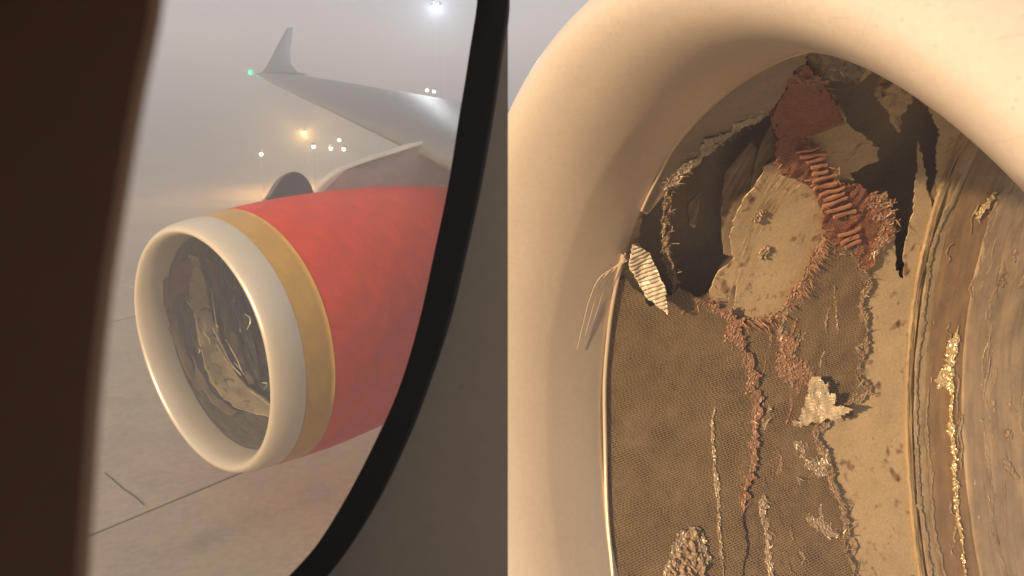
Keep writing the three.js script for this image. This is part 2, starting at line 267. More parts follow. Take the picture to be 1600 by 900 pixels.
function sheet(pts, w0, t, o = {}) {
  const s = shapeOf(pts); for (const h of o.holes || []) s.holes.push(new THREE.Path(h.map(p => new THREE.Vector2(p[0], p[1]))));
  let g = new THREE.ExtrudeGeometry(s, { depth: t, bevelEnabled: false, curveSegments: 4, steps: 1 });
  g = new TessellateModifier(o.edge || 0.05, o.iter || 7).modify(g);
  const p = g.attributes.position, uv = new Float32Array(p.count * 2);
  for (let i = 0; i < p.count; i++) {
    const u = p.getX(i), v = p.getY(i) + (o.off ? scarf(p.getX(i) / RB) : 0), w = w0 + p.getZ(i) + (o.lift ? o.lift(u, v) : 0), q = bar(u, v, w);
    uv[2 * i] = u; uv[2 * i + 1] = v; p.setXYZ(i, q.x, q.y, q.z);
  }
  g.setAttribute('uv', new THREE.BufferAttribute(uv, 2));
  return finish(g, o.crease || 0.6);
}
// bent little shards scattered along a line on the barrel
function shards(line, w, n, size, spread, o = {}) {
  const c = new THREE.CatmullRomCurve3(line.map(p => V3(p[0], p[1], 0))), list = [];
  n = Math.max(3, Math.round(n * 0.75));
  for (let i = 0; i < n; i++) {
    let t = rnd(); for (let q = 0; q < 4 && noise(t * 13 + size * 300, n * 0.37, 5.5) < rr(-0.3, 0.35); q++) t = rnd();
    const p = c.getPoint(t), cl = 0.5 + 0.5 * noise(t * 9, size * 50, 2.2);
    const sp = spread * (0.4 + cl), u = p.x + rr(-1, 1) * sp, v = p.y + rr(-1, 1) * sp * (o.dv || 1);
    const L = 0.5 * size * rr(0.3, 2.6), b = L * rr(0.03, 0.10) * (o.thin || 1), th = b * rr(0.3, 0.8);
    const g = new THREE.BufferGeometry();
    const k = rr(-0.05, 0.4) * L;
    const P = [[0, -b, 0], [0, b, 0], [L * 0.5, -b * rr(0.3, 1), k * 0.4], [L * 0.5, b * rr(0.4, 1.1), k * 0.45], [L, rr(-b, b) * 0.5, k]];
    const pos = []; const add = (a, b2, c2) => { for (const q of [a, b2, c2]) pos.push(...q); };
    const Q = P.map(q => [q[0], q[1], q[2] - th]);
    add(P[0], P[2], P[1]); add(P[1], P[2], P[3]); add(P[2], P[4], P[3]);
    add(Q[0], Q[1], Q[2]); add(Q[1], Q[3], Q[2]); add(Q[2], Q[3], Q[4]);
    add(P[0], Q[0], P[2]); add(Q[0], Q[2], P[2]); add(P[2], Q[2], P[4]); add(Q[2], Q[4], P[4]); add(P[1], P[3], Q[1]); add(Q[1], P[3], Q[3]); add(P[3], P[4], Q[3]); add(Q[3], P[4], Q[4]);
    g.setAttribute('position', new THREE.Float32BufferAttribute(pos, 3));
    g.setAttribute('uv', new THREE.Float32BufferAttribute(new Float32Array(pos.length / 3 * 2), 2));
    g.computeVertexNormals();
    const a = u / RB, m = new THREE.Matrix4().makeBasis(V3(-Math.sin(a), Math.cos(a), 0), V3(0, 0, -1), V3(-Math.cos(a), -Math.sin(a), 0));
    const dir = o.dir !== undefined ? o.dir + rr(-0.5, 0.5) : rr(0, 6.283);
    g.applyMatrix4(new THREE.Matrix4().makeRotationFromEuler(new THREE.Euler(rr(-0.9, 0.9), rr(-0.55, 0.1), dir, 'ZYX')));
    g.applyMatrix4(m); const q = bar(u, v, w + rr(0, o.dw ?? size * 0.3)); g.translate(q.x, q.y, q.z);
    list.push(g);
  }
  return mergeGeometries(list);
}
const scarf = a => Math.max(-0.3, 0.055 - 0.000115 * (a * 180 / Math.PI - 172) ** 2); // the rear joint is not quite square to the axis
function ringGeo(prof, a0, a1, n, wob, off) { // surface of revolution round the barrel axis; prof = [[r, s]...]
  const m = prof.length, pos = [], uv = [], idx = []; let L = 0; const len = prof.map((p, i) => i ? (L += Math.hypot(p[0] - prof[i - 1][0], p[1] - prof[i - 1][1])) : 0);
  for (let i = 0; i <= n; i++) { const a = a0 + (a1 - a0) * i / n; for (let j = 0; j < m; j++) { let [r, s] = prof[j]; if (wob) { const q = wob(a, s, r); r += q; } if (off) s += off(a); pos.push(r * Math.cos(a), r * Math.sin(a), -s); uv.push(a * RB, len[j]); } }
  for (let i = 0; i < n; i++) for (let j = 0; j < m - 1; j++) { const k = i * m + j; idx.push(k, k + 1, k + m, k + 1, k + m + 1, k + m); }
  const g = new THREE.BufferGeometry(); g.setAttribute('position', new THREE.Float32BufferAttribute(pos, 3)); g.setAttribute('uv', new THREE.Float32BufferAttribute(uv, 2)); g.setIndex(idx); g.computeVertexNormals();
  return g;
}
const deg = Math.PI / 180;
{
  // lip: throat, rounded nose, outer cowl
  const b = 0.133, ax = 0.304, Rt = 1.2, prof = [];
  prof.push([RB + 0.012, 0.545], [RB - 0.001, 0.524], [1.221, 0.46], [1.208, 0.38]);
  for (let i = 0; i <= 40; i++) { const t = -Math.PI / 2 + Math.PI * i / 40; prof.push([Rt + b + b * Math.sin(t), ax - ax * Math.cos(t)]); }
  for (let s = 0.4; s <= 3.0; s += 0.2) prof.push([Rt + 2 * b + 0.10 * (s - ax) - 0.02 * (s - ax) ** 2, s]);
  part('lip', ringGeo(prof, 0, 2 * Math.PI, 200), mLip, inlet);
  // intact lining round the rest of the barrel
  part('barrel_lining', ringGeo([[RB, 0.53], [RB, 2.05], [RB + 0.03, 2.05], [RB + 0.03, 0.53], [RB, 0.53]], -108 * deg, 62 * deg, 60), mPerf, inlet);
  const skinBox = [];
  const u0 = 60 * deg * RB, u1 = 254 * deg * RB;
  const skin = [[u0, 0.52], [u0, 2.11], [u1, 2.11], [u1, 0.52]];
  const densify = (q, st) => jagged(q, st, 0, 1);
  const hA = jagged(OUT.holeA, 0.015, 0.012, 25), hShadow = jagged(OUT.shadowHole, 0.012, 0.010, 28), hC = jagged(OUT.shadeSlit, 0.01, 0.003, 30);  // last two cuts stand in for shade, only the first is a hole
  part('back_skin', sheet(densify(skin, 0.1), -0.037, 0.004, { holes: [hA, hShadow, hC], edge: 0.06, lift: (u, v) => 0.003 * noise(u * 5, v * 5, 2) }), mTan, inlet);
  part('cavity_wall', ringGeo([[1.44, 0.5], [1.44, 2.12]], 58 * deg, 258 * deg, 60), mCavity, inlet);
  part('cavity_bulkhead', ringGeo([[1.274, 0.508], [1.44, 0.508]], 58 * deg, 258 * deg, 60), mCavity, inlet);
  part('cavity_bulkhead', ringGeo([[1.274, 2.105], [1.44, 2.105]], 58 * deg, 258 * deg, 60), mCavity, inlet);
  part('cavity_panel', sheet(jagged(OUT.panelA, 0.03, 0.004, 20), -0.075, 0.006, { lift: (u, v) => 0.12 * (v - 0.95) }), mCavityPanel, inlet);
  part('cavity_panel', sheet(jagged(OUT.panelB, 0.03, 0.004, 20), -0.06, 0.006), mCavityPanel, inlet);
  part('cavity_panel', sheet(jagged(OUT.panelC, 0.03, 0.004, 20), -0.085, 0.006), mCavityPanel, inlet);
  // torn core and face sheets
  const curl = (k, f = 14) => (u, v) => k * (0.5 + noise(u * f, v * f, 3.3)) + 0.25 * k * noise(u * f * 3, v * f * 3, 1);
  part('core_sheet', sheet(jagged(OUT.core, 0.012, 0.009, 30, true, (u, v) => v < 1.05), -0.028, 0.014, { lift: curl(0.006), edge: 0.035, iter: 8 }), mCore, inlet);
  part('copper_core', sheet(jagged(OUT.copperPanel, 0.012, 0.007, 30), -0.026, 0.016, { lift: curl(0.008), edge: 0.03 }), mCopper, inlet);
  part('copper_core', sheet(jagged(OUT.copperBand, 0.012, 0.008, 34), -0.029, 0.012, { lift: curl(0.010, 22), edge: 0.025 }), mCopper, inlet);
  part('copper_core', sheet(jagged(OUT.copperFuzz, 0.012, 0.011, 34), -0.029, 0.012, { lift: curl(0.016, 22), edge: 0.025 }), mCopper, inlet);
  part('perforated_sheet', sheet(jagged(OUT.faceLower, 0.012, 0.007, 30, true, (u, v) => v < 0.56), -0.010, 0.010, { edge: 0.04, iter: 8, lift: (u, v) => 0.006 * Math.max(0, v - 0.95) * noise(u * 9, v * 9, 5) * 6 }), mPerf, inlet);
  part('lining_strip', sheet(jagged(OUT.faceUpper, 0.012, 0.006, 30, true, (u, v) => v < 0.56), -0.010, 0.010, { edge: 0.03, lift: (u, v) => 0.10 * Math.max(0, v - 0.66) * (0.6 + noise(u * 8, v * 8, 5)) }), mPerfGrey, inlet);
  // bright edge strip where the lip meets the lining
  const tube = (line, r, w, mat, name, seg = 60) => { const c = new THREE.CatmullRomCurve3(line.map(p => bar(p[0], p[1], w))); const g = new THREE.TubeGeometry(c, seg, r, 6); return part(name, g, mat, inlet); };
  tube(OUT.edgeLow, 0.0085, 0.004, mEdge, 'edge_strip', 90);
  tube(OUT.edgeHigh, 0.0050, 0.003, mEdge, 'edge_strip', 90);
  // crumpled foil flaps
  const ridge = (k, f, d, lift) => (u, v) => k * Math.abs(Math.sin((u * Math.cos(d) + v * Math.sin(d)) * f)) + lift(u, v) + 0.004 * noise(u * 40, v * 40, 2);
  part('foil_flap', sheet(jagged(OUT.foilLip, 0.01, 0.005, 40), 0.004, 0.003, { edge: 0.006, iter: 12, crease: 0.5, lift: ridge(0.011, 170, 0.5, (u, v) => 0.02 + 0.25 * Math.max(0, v - 0.6)) }), mFoil, inlet);
  part('foil_flap', sheet(jagged(OUT.foilMid, 0.006, 0.016, 55), -0.004, 0.002, { edge: 0.006, iter: 12, crease: 0.5, lift: ridge(0.006, 230, 0.12, (u, v) => 0.006 + 0.22 * Math.max(0, v - 1.42) + 0.014 * noise(u * 22, v * 22, 6) + 0.003 * noise(u * 60, v * 60, 6)) }), mFoil, inlet);
  part('foil_flap', sheet(jagged(OUT.foilTop, 0.01, 0.008, 40), -0.02, 0.003, { edge: 0.014, iter: 9, crease: 0.2, lift: (u, v) => 0.03 * noise(u * 22, v * 22, 3) + 0.02 * noise(u * 60, v * 60, 3) + 0.01 }), mPerfGrey, inlet);
  part('foil_flap', sheet(jagged(OUT.foilTopDeep, 0.012, 0.009, 40), -0.02, 0.003, { edge: 0.014, iter: 9, crease: 0.2, lift: (u, v) => 0.03 * noise(u * 22, v * 22, 3) + 0.02 }), mTan, inlet);
  part('foil_flap', sheet(jagged(OUT.foilLow, 0.01, 0.006, 40), 0.0, 0.003, { edge: 0.014, iter: 9, crease: 0.2, lift: (u, v) => 0.02 * noise(u * 45, v * 45, 3) + 0.012 * noise(u * 110, v * 110, 3) + 0.012 }), mFringeB, inlet);
  part('torn_ribbon', sheet(jagged(OUT.ribbon, 0.01, 0.008, 40), -0.008, 0.006, { edge: 0.02, iter: 8, crease: 0.2, lift: (u, v) => 0.02 * noise(u * 45, v * 45, 3) + 0.01 }), mCore, inlet);
  // copper ladder rungs
  { const c = new THREE.CatmullRomCurve3(OUT.ladder.map(p => V3(p[0], p[1], 0)));
    for (let i = 0; i < 17; i++) { const t = i / 16; if (i === 12 || i === 13) continue; const p = c.getPoint(t), L = rr(0.055, 0.10), g = new THREE.BoxGeometry(L, 0.010 + rr(0, 0.005), 0.010, 3, 1, 1);
      const q = g.attributes.position; for (let k = 0; k < q.count; k++) q.setZ(k, q.getZ(k) + 0.010 * noise(q.getX(k) * 30, i, 2));
      g.deleteAttribute('normal'); const gg = toCreasedNormals(g, 0.5);
      const a = p.x / RB, m = new THREE.Matrix4().makeBasis(V3(0, 0, -1), V3(-Math.sin(a), Math.cos(a), 0), V3(Math.cos(a), Math.sin(a), 0)); // along depth
      gg.applyMatrix4(new THREE.Matrix4().makeRotationZ(-0.35 + rr(-0.15, 0.15))); gg.applyMatrix4(m); const o = bar(p.x + rr(-0.006, 0.006), p.y + rr(-0.012, 0.02), 0.0); gg.translate(o.x, o.y, o.z);
      part('copper_rung', gg, mCopperBare, inlet); } }
  // rear rings
  part('rear_backing', ringGeo([[1.28, 1.98], [1.28, 3.1]], 40 * deg, 290 * deg, 120, null, scarf), mRib, inlet);
  const gouge = (a, s) => 0.002 * noise(a * 9, s * 30, 3) + 0.001 * noise(a * 30, s * 60, 8);
  part('rear_rib', sheet(jagged([[40 * deg * RB, 2.0], [290 * deg * RB, 2.0], [290 * deg * RB, 2.028], [40 * deg * RB, 2.028]], 0.02, 0.005, 22), -0.034, 0.014, { edge: 0.05, off: true }), mRib, inlet);
  part('rear_rib', ringGeo([[1.272, 2.037], [1.262, 2.045], [1.256, 2.07], [1.255, 2.095], [1.256, 2.12]], 40 * deg, 290 * deg, 260, (a, s) => 0.004 * noise(a * 22, s * 40, 4) + 0.003 * noise(a * 60, s * 80, 2), scarf), mRib, inlet);
  const prB = []; for (let i = 0; i <= 8; i++) prB.push([1.252, 2.11 + i * 0.026]);
  part('rub_strip', ringGeo(prB, 40 * deg, 290 * deg, 240, (a, s) => 0.0025 * noise(a * 14, s * 12, 6), scarf), mBand, inlet);
  const prC = [[1.262, 2.315], [1.252, 2.32]]; for (let i = 0; i <= 5; i++) prC.push([1.246 + 0.001 * Math.abs(i - 2), 2.335 + i * 0.022]); prC.push([1.25, 2.462]);
  part('case_ring', ringGeo(prC, 40 * deg, 290 * deg, 240, gouge, scarf), mCase, inlet);
  const prD = []; for (let i = 0; i <= 24; i++) prD.push([1.25, 2.458 + i * 0.025]);
  part('fan_case', ringGeo(prD, 40 * deg, 290 * deg, 300, (a, s) => 0.008 * noise(a * 7, s * 9, 3) + 0.002 * noise(a * 22, s * 20, 8) - 0.012 * Math.max(0, noise(a * 16, s * 9, 12) - 0.35), scarf), mCase, inlet);
  // crushed and torn fringes along the tears
  const rough = (line, width, w, amp, mat, name, o = {}) => {
    const c = new THREE.CatmullRomCurve3(line.map(p => V3(p[0], p[1], 0))), n = Math.max(10, Math.round(c.getLength() / 0.008)), L = [], R = [], z = rnd() * 50;
    for (let i = 0; i <= n; i++) { const t = i / n, p = c.getPointAt(t), d = c.getTangentAt(t), e = Math.min(1, 6 * t + 0.15, 6 * (1 - t) + 0.15);
      const sd = k => width * e * (0.06 + Math.max(0, 0.35 + 1.9 * noise(t * n * 0.11, z, k)) + Math.max(0, 0.2 + 1.2 * noise(t * n * 0.5, z, k + 2)) + 0.9 * rnd() ** 3), a = sd(1), b = sd(9);
      L.push([p.x - d.y * a, p.y + d.x * a]); R.push([p.x + d.y * b, p.y - d.x * b]); }
    const f = o.f || 90;
    return part(name, sheet([...L, ...R.reverse()], w, 0.0015, { edge: o.edge || 0.010, iter: 9, crease: 0.35, lift: (u, v) => 0.5 * amp * (Math.abs(noise(u * f, v * f, z)) * 1.6 + 0.9 * noise(u * f * 2.3, v * f * 2.3, z + 5) + 0.25) }), mat, inlet);
  };
  rough(OUT.seam, 0.024, -0.003, 0.010, mFringeC, 'torn_fringe');
  rough(OUT.scarA, 0.0065, 0.0005, 0.008, mFringeS, 'gouge', { edge: 0.006 });
  rough(OUT.scarB, 0.018, -0.012, 0.012, mFringeS, 'gouge');
  rough(OUT.upTear.map(p => [p[0] + 0.004, p[1] - 0.012]), 0.020, 0.001, 0.010, mFringeS, 'torn_fringe');
  rough(OUT.skinEdge, 0.026, -0.018, 0.014, mFringeC, 'torn_fringe');
  rough(OUT.coreEdge, 0.018, -0.016, 0.012, mFringeB, 'torn_fringe');
  rough(OUT.coreScuff, 0.035, -0.013, 0.012, mFringeC, 'scuffed_core'); rough(OUT.coreScuffB, 0.024, -0.013, 0.012, mFringeS, 'scuffed_core'); rough(OUT.coreScuffC, 0.022, -0.013, 0.012, mFringeS, 'scuffed_core'); rough(OUT.coreLine, 0.007, -0.013, 0.008, mFringeS, 'scuffed_core', { edge: 0.006 });
  rough(OUT.fuzzA, 0.032, -0.014, 0.016, mFringeC, 'torn_fringe'); rough(OUT.topFray, 0.020, -0.010, 0.012, mFringeC, 'torn_fringe');
  rough(OUT.gold, 0.014, -0.014, 0.014, mShardG, 'gold_seam', { edge: 0.007 }); rough(OUT.goldPatch, 0.030, -0.014, 0.014, mShardG, 'gold_seam', { edge: 0.008 }); rough(OUT.goldUp, 0.016, -0.012, 0.014, mShardG, 'gold_seam', { edge: 0.008 });
  rough(OUT.foilLow, 0.02, 0.004, 0.012, mFringeS, 'torn_fringe');
  for (let i = 0; i < 26; i++) { const u = rr(3.25, 4.35), v = rr(1.22, 1.6) - Math.max(0, 3.6 - u) * 0.1, L = rr(0.03, 0.14); rough([[u, v], [u + L * 0.5, v + rr(-0.012, 0.012)], [u + L, v + rr(-0.03, 0.02)]], rr(0.003, 0.010), -0.0125, 0.006, [mFringeC, mFringeS, mFringeB, mCore][i % 4], 'scuff', { edge: 0.008 }); }
  // long torn strips lying round the rear rings
  const arc = (a0, a1, s, ds = 0.02) => { const q = []; for (let i = 0; i <= 8; i++) { const t = i / 8; q.push([(a0 + (a1 - a0) * t) * deg * RB, s + scarf((a0 + (a1 - a0) * t) * deg) + ds * noise(t * 2.3, s * 9, a0)]); } return q; };
  for (const [a0, a1, s, wd, mt] of [[128, 175, 2.045, 0.008, mRib], [170, 222, 2.05, 0.010, mRib], [176, 214, 2.115, 0.007, mRib], [132, 160, 2.33, 0.008, mCase], [186, 216, 2.45, 0.012, mCase], [150, 172, 2.47, 0.012, mCase], [140, 156, 2.60, 0.012, mCase]])
    rough(arc(a0, a1, s, 0.05), wd, -0.0135, 0.003, mt, 'torn_strip', { f: 60, edge: 0.012 });
  for (let i = 0; i < 22; i++) { const a0 = rr(124, 205), L = rr(4, 16); rough(arc(a0, a0 + L, rr(2.14, 2.78), 0.06), rr(0.0025, 0.007), -0.0135, 0.005, [mFringeS, mCase, mRib][i % 3], 'scrape', { f: 70, edge: 0.010 }); }
  // crumpled dents in the fan case
  for (let i = 0; i < 12; i++) { const u = rr(132, 214) * deg * RB, v = rr(2.5, 2.78), L = rr(0.03, 0.12); rough([[u, v], [u + L * 0.5, v + rr(-0.02, 0.02)], [u + L, v + rr(-0.04, 0.04)]], rr(0.006, 0.016), -0.0135, 0.010, i % 3 ? mCase : mFringeS, 'crumpled_patch', { f: 50 }); }
  // fine fibres: too small to count
  const fray = (name, list, mat) => part(name, mergeGeometries(list), mat, inlet, 'stuff');
  fray('silver_fibres', [
    shards(OUT.upTear.map(p => [p[0] + 0.004, p[1] - 0.03]), 0.002, 120, 0.016, 0.030), shards(OUT.scarB, -0.008, 60, 0.018, 0.018), shards(OUT.ribbon, 0.004, 50, 0.018, 0.012),
    shards(OUT.coreScuff, -0.010, 60, 0.02, 0.03), shards(OUT.coreScuffB, -0.010, 60, 0.02, 0.03), shards(OUT.coreScuffC, -0.010, 50, 0.02, 0.03),
    shards(OUT.coreEdge, -0.012, 90, 0.02, 0.022), shards(OUT.bandMarks, -0.012, 24, 0.022, 0.05), shards(OUT.gouges, -0.011, 60, 0.02, 0.06), shards(OUT.fuzzA, -0.008, 50, 0.025, 0.03), shards(OUT.seam, 0.0, 60, 0.018, 0.02),
  ], mShardS);
  fray('copper_fibres', [
    shards(OUT.seam, -0.002, 260, 0.018, 0.03), shards(OUT.skinEdge, -0.008, 260, 0.032, 0.024, { dir: 0.9 }), shards(OUT.topFray, -0.004, 60, 0.032, 0.022),
    shards(OUT.copperRight, -0.008, 50, 0.022, 0.012), shards(OUT.copperBand, -0.008, 240, 0.026, 0.03), shards(OUT.fuzzA, -0.010, 200, 0.026, 0.045), shards(OUT.coreScuff, -0.012, 160, 0.024, 0.05),
    shards([[OUT.holeA[14][0], OUT.holeA[14][1] - 0.05], [OUT.holeA[13][0], OUT.holeA[13][1]]], -0.002, 90, 0.024, 0.03), 
  ], mShardC);
  fray('brown_fibres', [shards(OUT.coreEdge, -0.018, 300, 0.03, 0.014), shards(OUT.seam, -0.006, 120, 0.024, 0.02), shards(OUT.upTear, -0.004, 100, 0.026, 0.015), shards(OUT.holeA.concat([OUT.holeA[0]]), -0.036, 120, 0.022, 0.008)], mShardB);
  fray('glint_slivers', OUT.glints.map(p => shards([p, [p[0] + 0.002, p[1]]], 0.0, 4, 0.03, 0.012)), mShardS);  // pale slivers put in at points of bright sparkle
  for (const i of [0, 1]) { const q = OUT.nuggets[i]; rough([[q[0] - 0.03, q[1]], [q[0], q[1] + 0.008], [q[0] + 0.03, q[1]]], 0.024, -0.030, 0.022, mFringeB, 'stuck_scrap', { edge: 0.007, f: 70 }); }
  // loose wires sprung over the lip
  for (let k = 0; k < 3; k++) tube(OUT.wires.map((p, i) => [p[0] + k * 0.012 * i, p[1] - 0.03 * k * (i > 0)]), 0.0014, 0.02 + 0.008 * k, mEdge, 'loose_wire', 30);
}

// ---------------------------------------------------------------- the engine under the wing
const engine = thing('jet_engine', 'red jet engine with gold band and damaged inlet hanging under the wing', 'jet engine');
engine.position.set(-3.0972, EYE - 2.65599, -8.3907);
engine.quaternion.setFromRotationMatrix(new THREE.Matrix4().makeBasis(V3(0.71827, 0.16832, 0.67510).normalize(), V3(-0.15330, 0.98474, -0.08242).normalize(), V3(-0.67867, -0.04429, 0.73311).normalize()));
{
  const squash = g => { const p = g.attributes.position; for (let i = 0; i < p.count; i++) if (p.getY(i) > 0) p.setY(i, p.getY(i) * 0.87); g.computeVertexNormals(); return g; };
  const full = (prof, n = 120) => { const g = ringGeo(prof, 0, 2 * Math.PI, n); return finish(squash(g), 1.2); };
  const nr = s => s < 0.3 ? 1.39 : s < 1.2 ? 1.39 + 0.055 * Math.sin((s - 0.3) / 0.9 * Math.PI / 2) : 1.445 - 0.045 * ((s - 1.2) ** 2);
  const b = 0.095, ax = 0.313, prof = [];
  for (let i = 0; i <= 28; i++) { const t = -Math.PI / 2 + Math.PI * i / 28; prof.push([1.2 + b + b * Math.sin(t), ax - ax * Math.cos(t)]); }
  part('lip', full(prof), mLipFar, engine);
  const seg = (s0, s1, n) => { const q = []; for (let i = 0; i <= n; i++) { const s = s0 + (s1 - s0) * i / n; q.push([nr(s), s]); } return q; };
  part('gold_band', full([[1.37, 0.316], ...seg(0.318, 0.61, 6), [1.42, 0.612]]), mGold, engine);
  part('fan_cowl', full([[1.40, 0.616], ...seg(0.618, 4.4, 24), [1.0, 4.42]]), mRed, engine);
  part('inlet_barrel', full([[1.2, 0.314], [1.212, 0.5], [1.225, 0.8], [1.24, 1.3], [1.24, 2.4]]), mBarrel, engine);
  // exposed and torn lining inside the barrel
  const flap = (name, q, w, mat, amp = 0.02) => part(name, finish(squash(sheet(jagged(q, 0.05, amp, 9), w, 0.006, { edge: 0.08, lift: (u, v) => 0.012 * noise(u * 6, v * 6, 2) })), 0.6), mat, engine);
  flap('exposed_skin', FAR.farSkin, 0.032, mFarSkin); flap('torn_lining', FAR.farPink, 0.04, mFringeC); for (const k of ['A', 'B', 'C', 'D']) flap('torn_lining', FAR['farStreak' + k], 0.03, k === 'B' ? mPole2 : mFringeB);
  for (const k of ['farArcs', 'farArcs2', 'farArcs3', 'farCres', 'farNick2', 'farEdge']) { const q = FAR[k]; const c = new THREE.CatmullRomCurve3(q.map((p, i) => bar(p[0], p[1], 0.05 + 0.02 * (i % 2)))); part('fibre_and_highlight', squash(new THREE.TubeGeometry(c, 16, k === 'farCres' ? 0.010 : 0.004, 5)), mShardS, engine); }  // pale tubes standing in for highlights inside the barrel
  for (let k = 0; k < 7; k++) { const u = rr(3.2, 4.9), v = rr(0.5, 1.3), l = rr(0.02, 0.09); const c = new THREE.CatmullRomCurve3([bar(u, v, 0.03), bar(u + l, v + rr(-0.03, 0.05), 0.06), bar(u + 2 * l, v + rr(-0.04, 0.08), 0.03)]); part('fibre_and_highlight', squash(new THREE.TubeGeometry(c, 8, 0.005, 5)), mShardS, engine); }
  // fan at the back of the barrel
  for (let k = 0; k < 20; k++) { const g = new THREE.BoxGeometry(0.42, 0.95, 0.02, 2, 6, 1), p = g.attributes.position;
    for (let i = 0; i < p.count; i++) { const y = p.getY(i) + 0.475, tw = 0.5 + y * 0.5, x = p.getX(i), z = p.getZ(i); p.setXYZ(i, x * Math.cos(tw), y + 0.24, z + x * Math.sin(tw)); }
    g.rotateZ(k / 20 * 2 * Math.PI); g.translate(0, 0, -2.1); part('fan_blade', finish(squash(g), 0.6), mBlade, engine); }
  { const g = new THREE.LatheGeometry([[0.001, 0], [0.1, 0.06], [0.2, 0.2], [0.26, 0.4], [0.27, 0.6]].map(p => new THREE.Vector2(...p)), 28); g.rotateX(-Math.PI / 2); g.translate(0, 0, -1.75); part('spinner', g, mBlade, engine); }
  part('fan_backing', squash(ringGeo([[0.1, 2.39], [1.25, 2.39]], 0, 2 * Math.PI, 48)), mPole2, engine);
  // half-round vane on top of the cowl, with its pale base
  { const s = new THREE.Shape(); s.moveTo(0, 0); s.bezierCurveTo(0.16, 0.05, 0.22, 0.24, 0.42, 0.25); s.bezierCurveTo(0.56, 0.25, 0.60, 0.12, 0.60, 0); s.closePath();
    const g = new THREE.ExtrudeGeometry(s, { depth: 0.06, bevelEnabled: true, bevelSize: 0.02, bevelThickness: 0.03, bevelSegments: 3, curveSegments: 16 });
    g.rotateY(Math.PI / 2); g.rotateZ(10 * deg); const a = 97 * deg; g.translate(1.25 * Math.cos(a) , 1.25 * Math.sin(a) - 0.01, -1.10);
    const v = part('cowl_vane', g, mVane, engine); 
    const bg = new RoundedBoxGeometry(0.16, 0.035, 0.72, 2, 0.015); bg.rotateZ(10 * deg); bg.translate(1.25 * Math.cos(a), 1.25 * Math.sin(a), -1.42); part('vane_base', bg, mWhite, v); }
  // pylon
  { const s = new THREE.Shape(); s.moveTo(1.66, 1.18); s.quadraticCurveTo(1.78, 1.40, 2.25, 1.475); s.lineTo(3.2, 1.60); s.lineTo(4.6, 1.62); s.lineTo(4.6, 1.0); s.lineTo(1.72, 1.15); s.closePath();
    const g = new THREE.ExtrudeGeometry(s, { depth: 0.30, bevelEnabled: true, bevelSize: 0.03, bevelThickness: 0.08, bevelSegments: 4 });
    g.rotateY(Math.PI / 2); g.translate(-0.15, 0, 0); { const p = g.attributes.position; for (let i = 0; i < p.count; i++) p.setX(i, p.getX(i) * Math.min(1, 0.12 + (-p.getZ(i) - 1.66) * 0.9)); } g.computeVertexNormals(); part('pylon', g, mWhite, engine); }
  // little latches on the cowl
  for (const [a, s] of [[186, 2.15], [224, 1.25], [224.8, 1.29], [223, 1.22]]) { const g = new RoundedBoxGeometry(0.025, 0.05, 0.05, 1, 0.008), r = nr(s) + 0.006; g.rotateZ(a * deg); g.translate(r * Math.cos(a * deg), r * Math.sin(a * deg) * (Math.sin(a * deg) > 0 ? 0.87 : 1), -s); part('latch', g, mWhite, engine); }
}

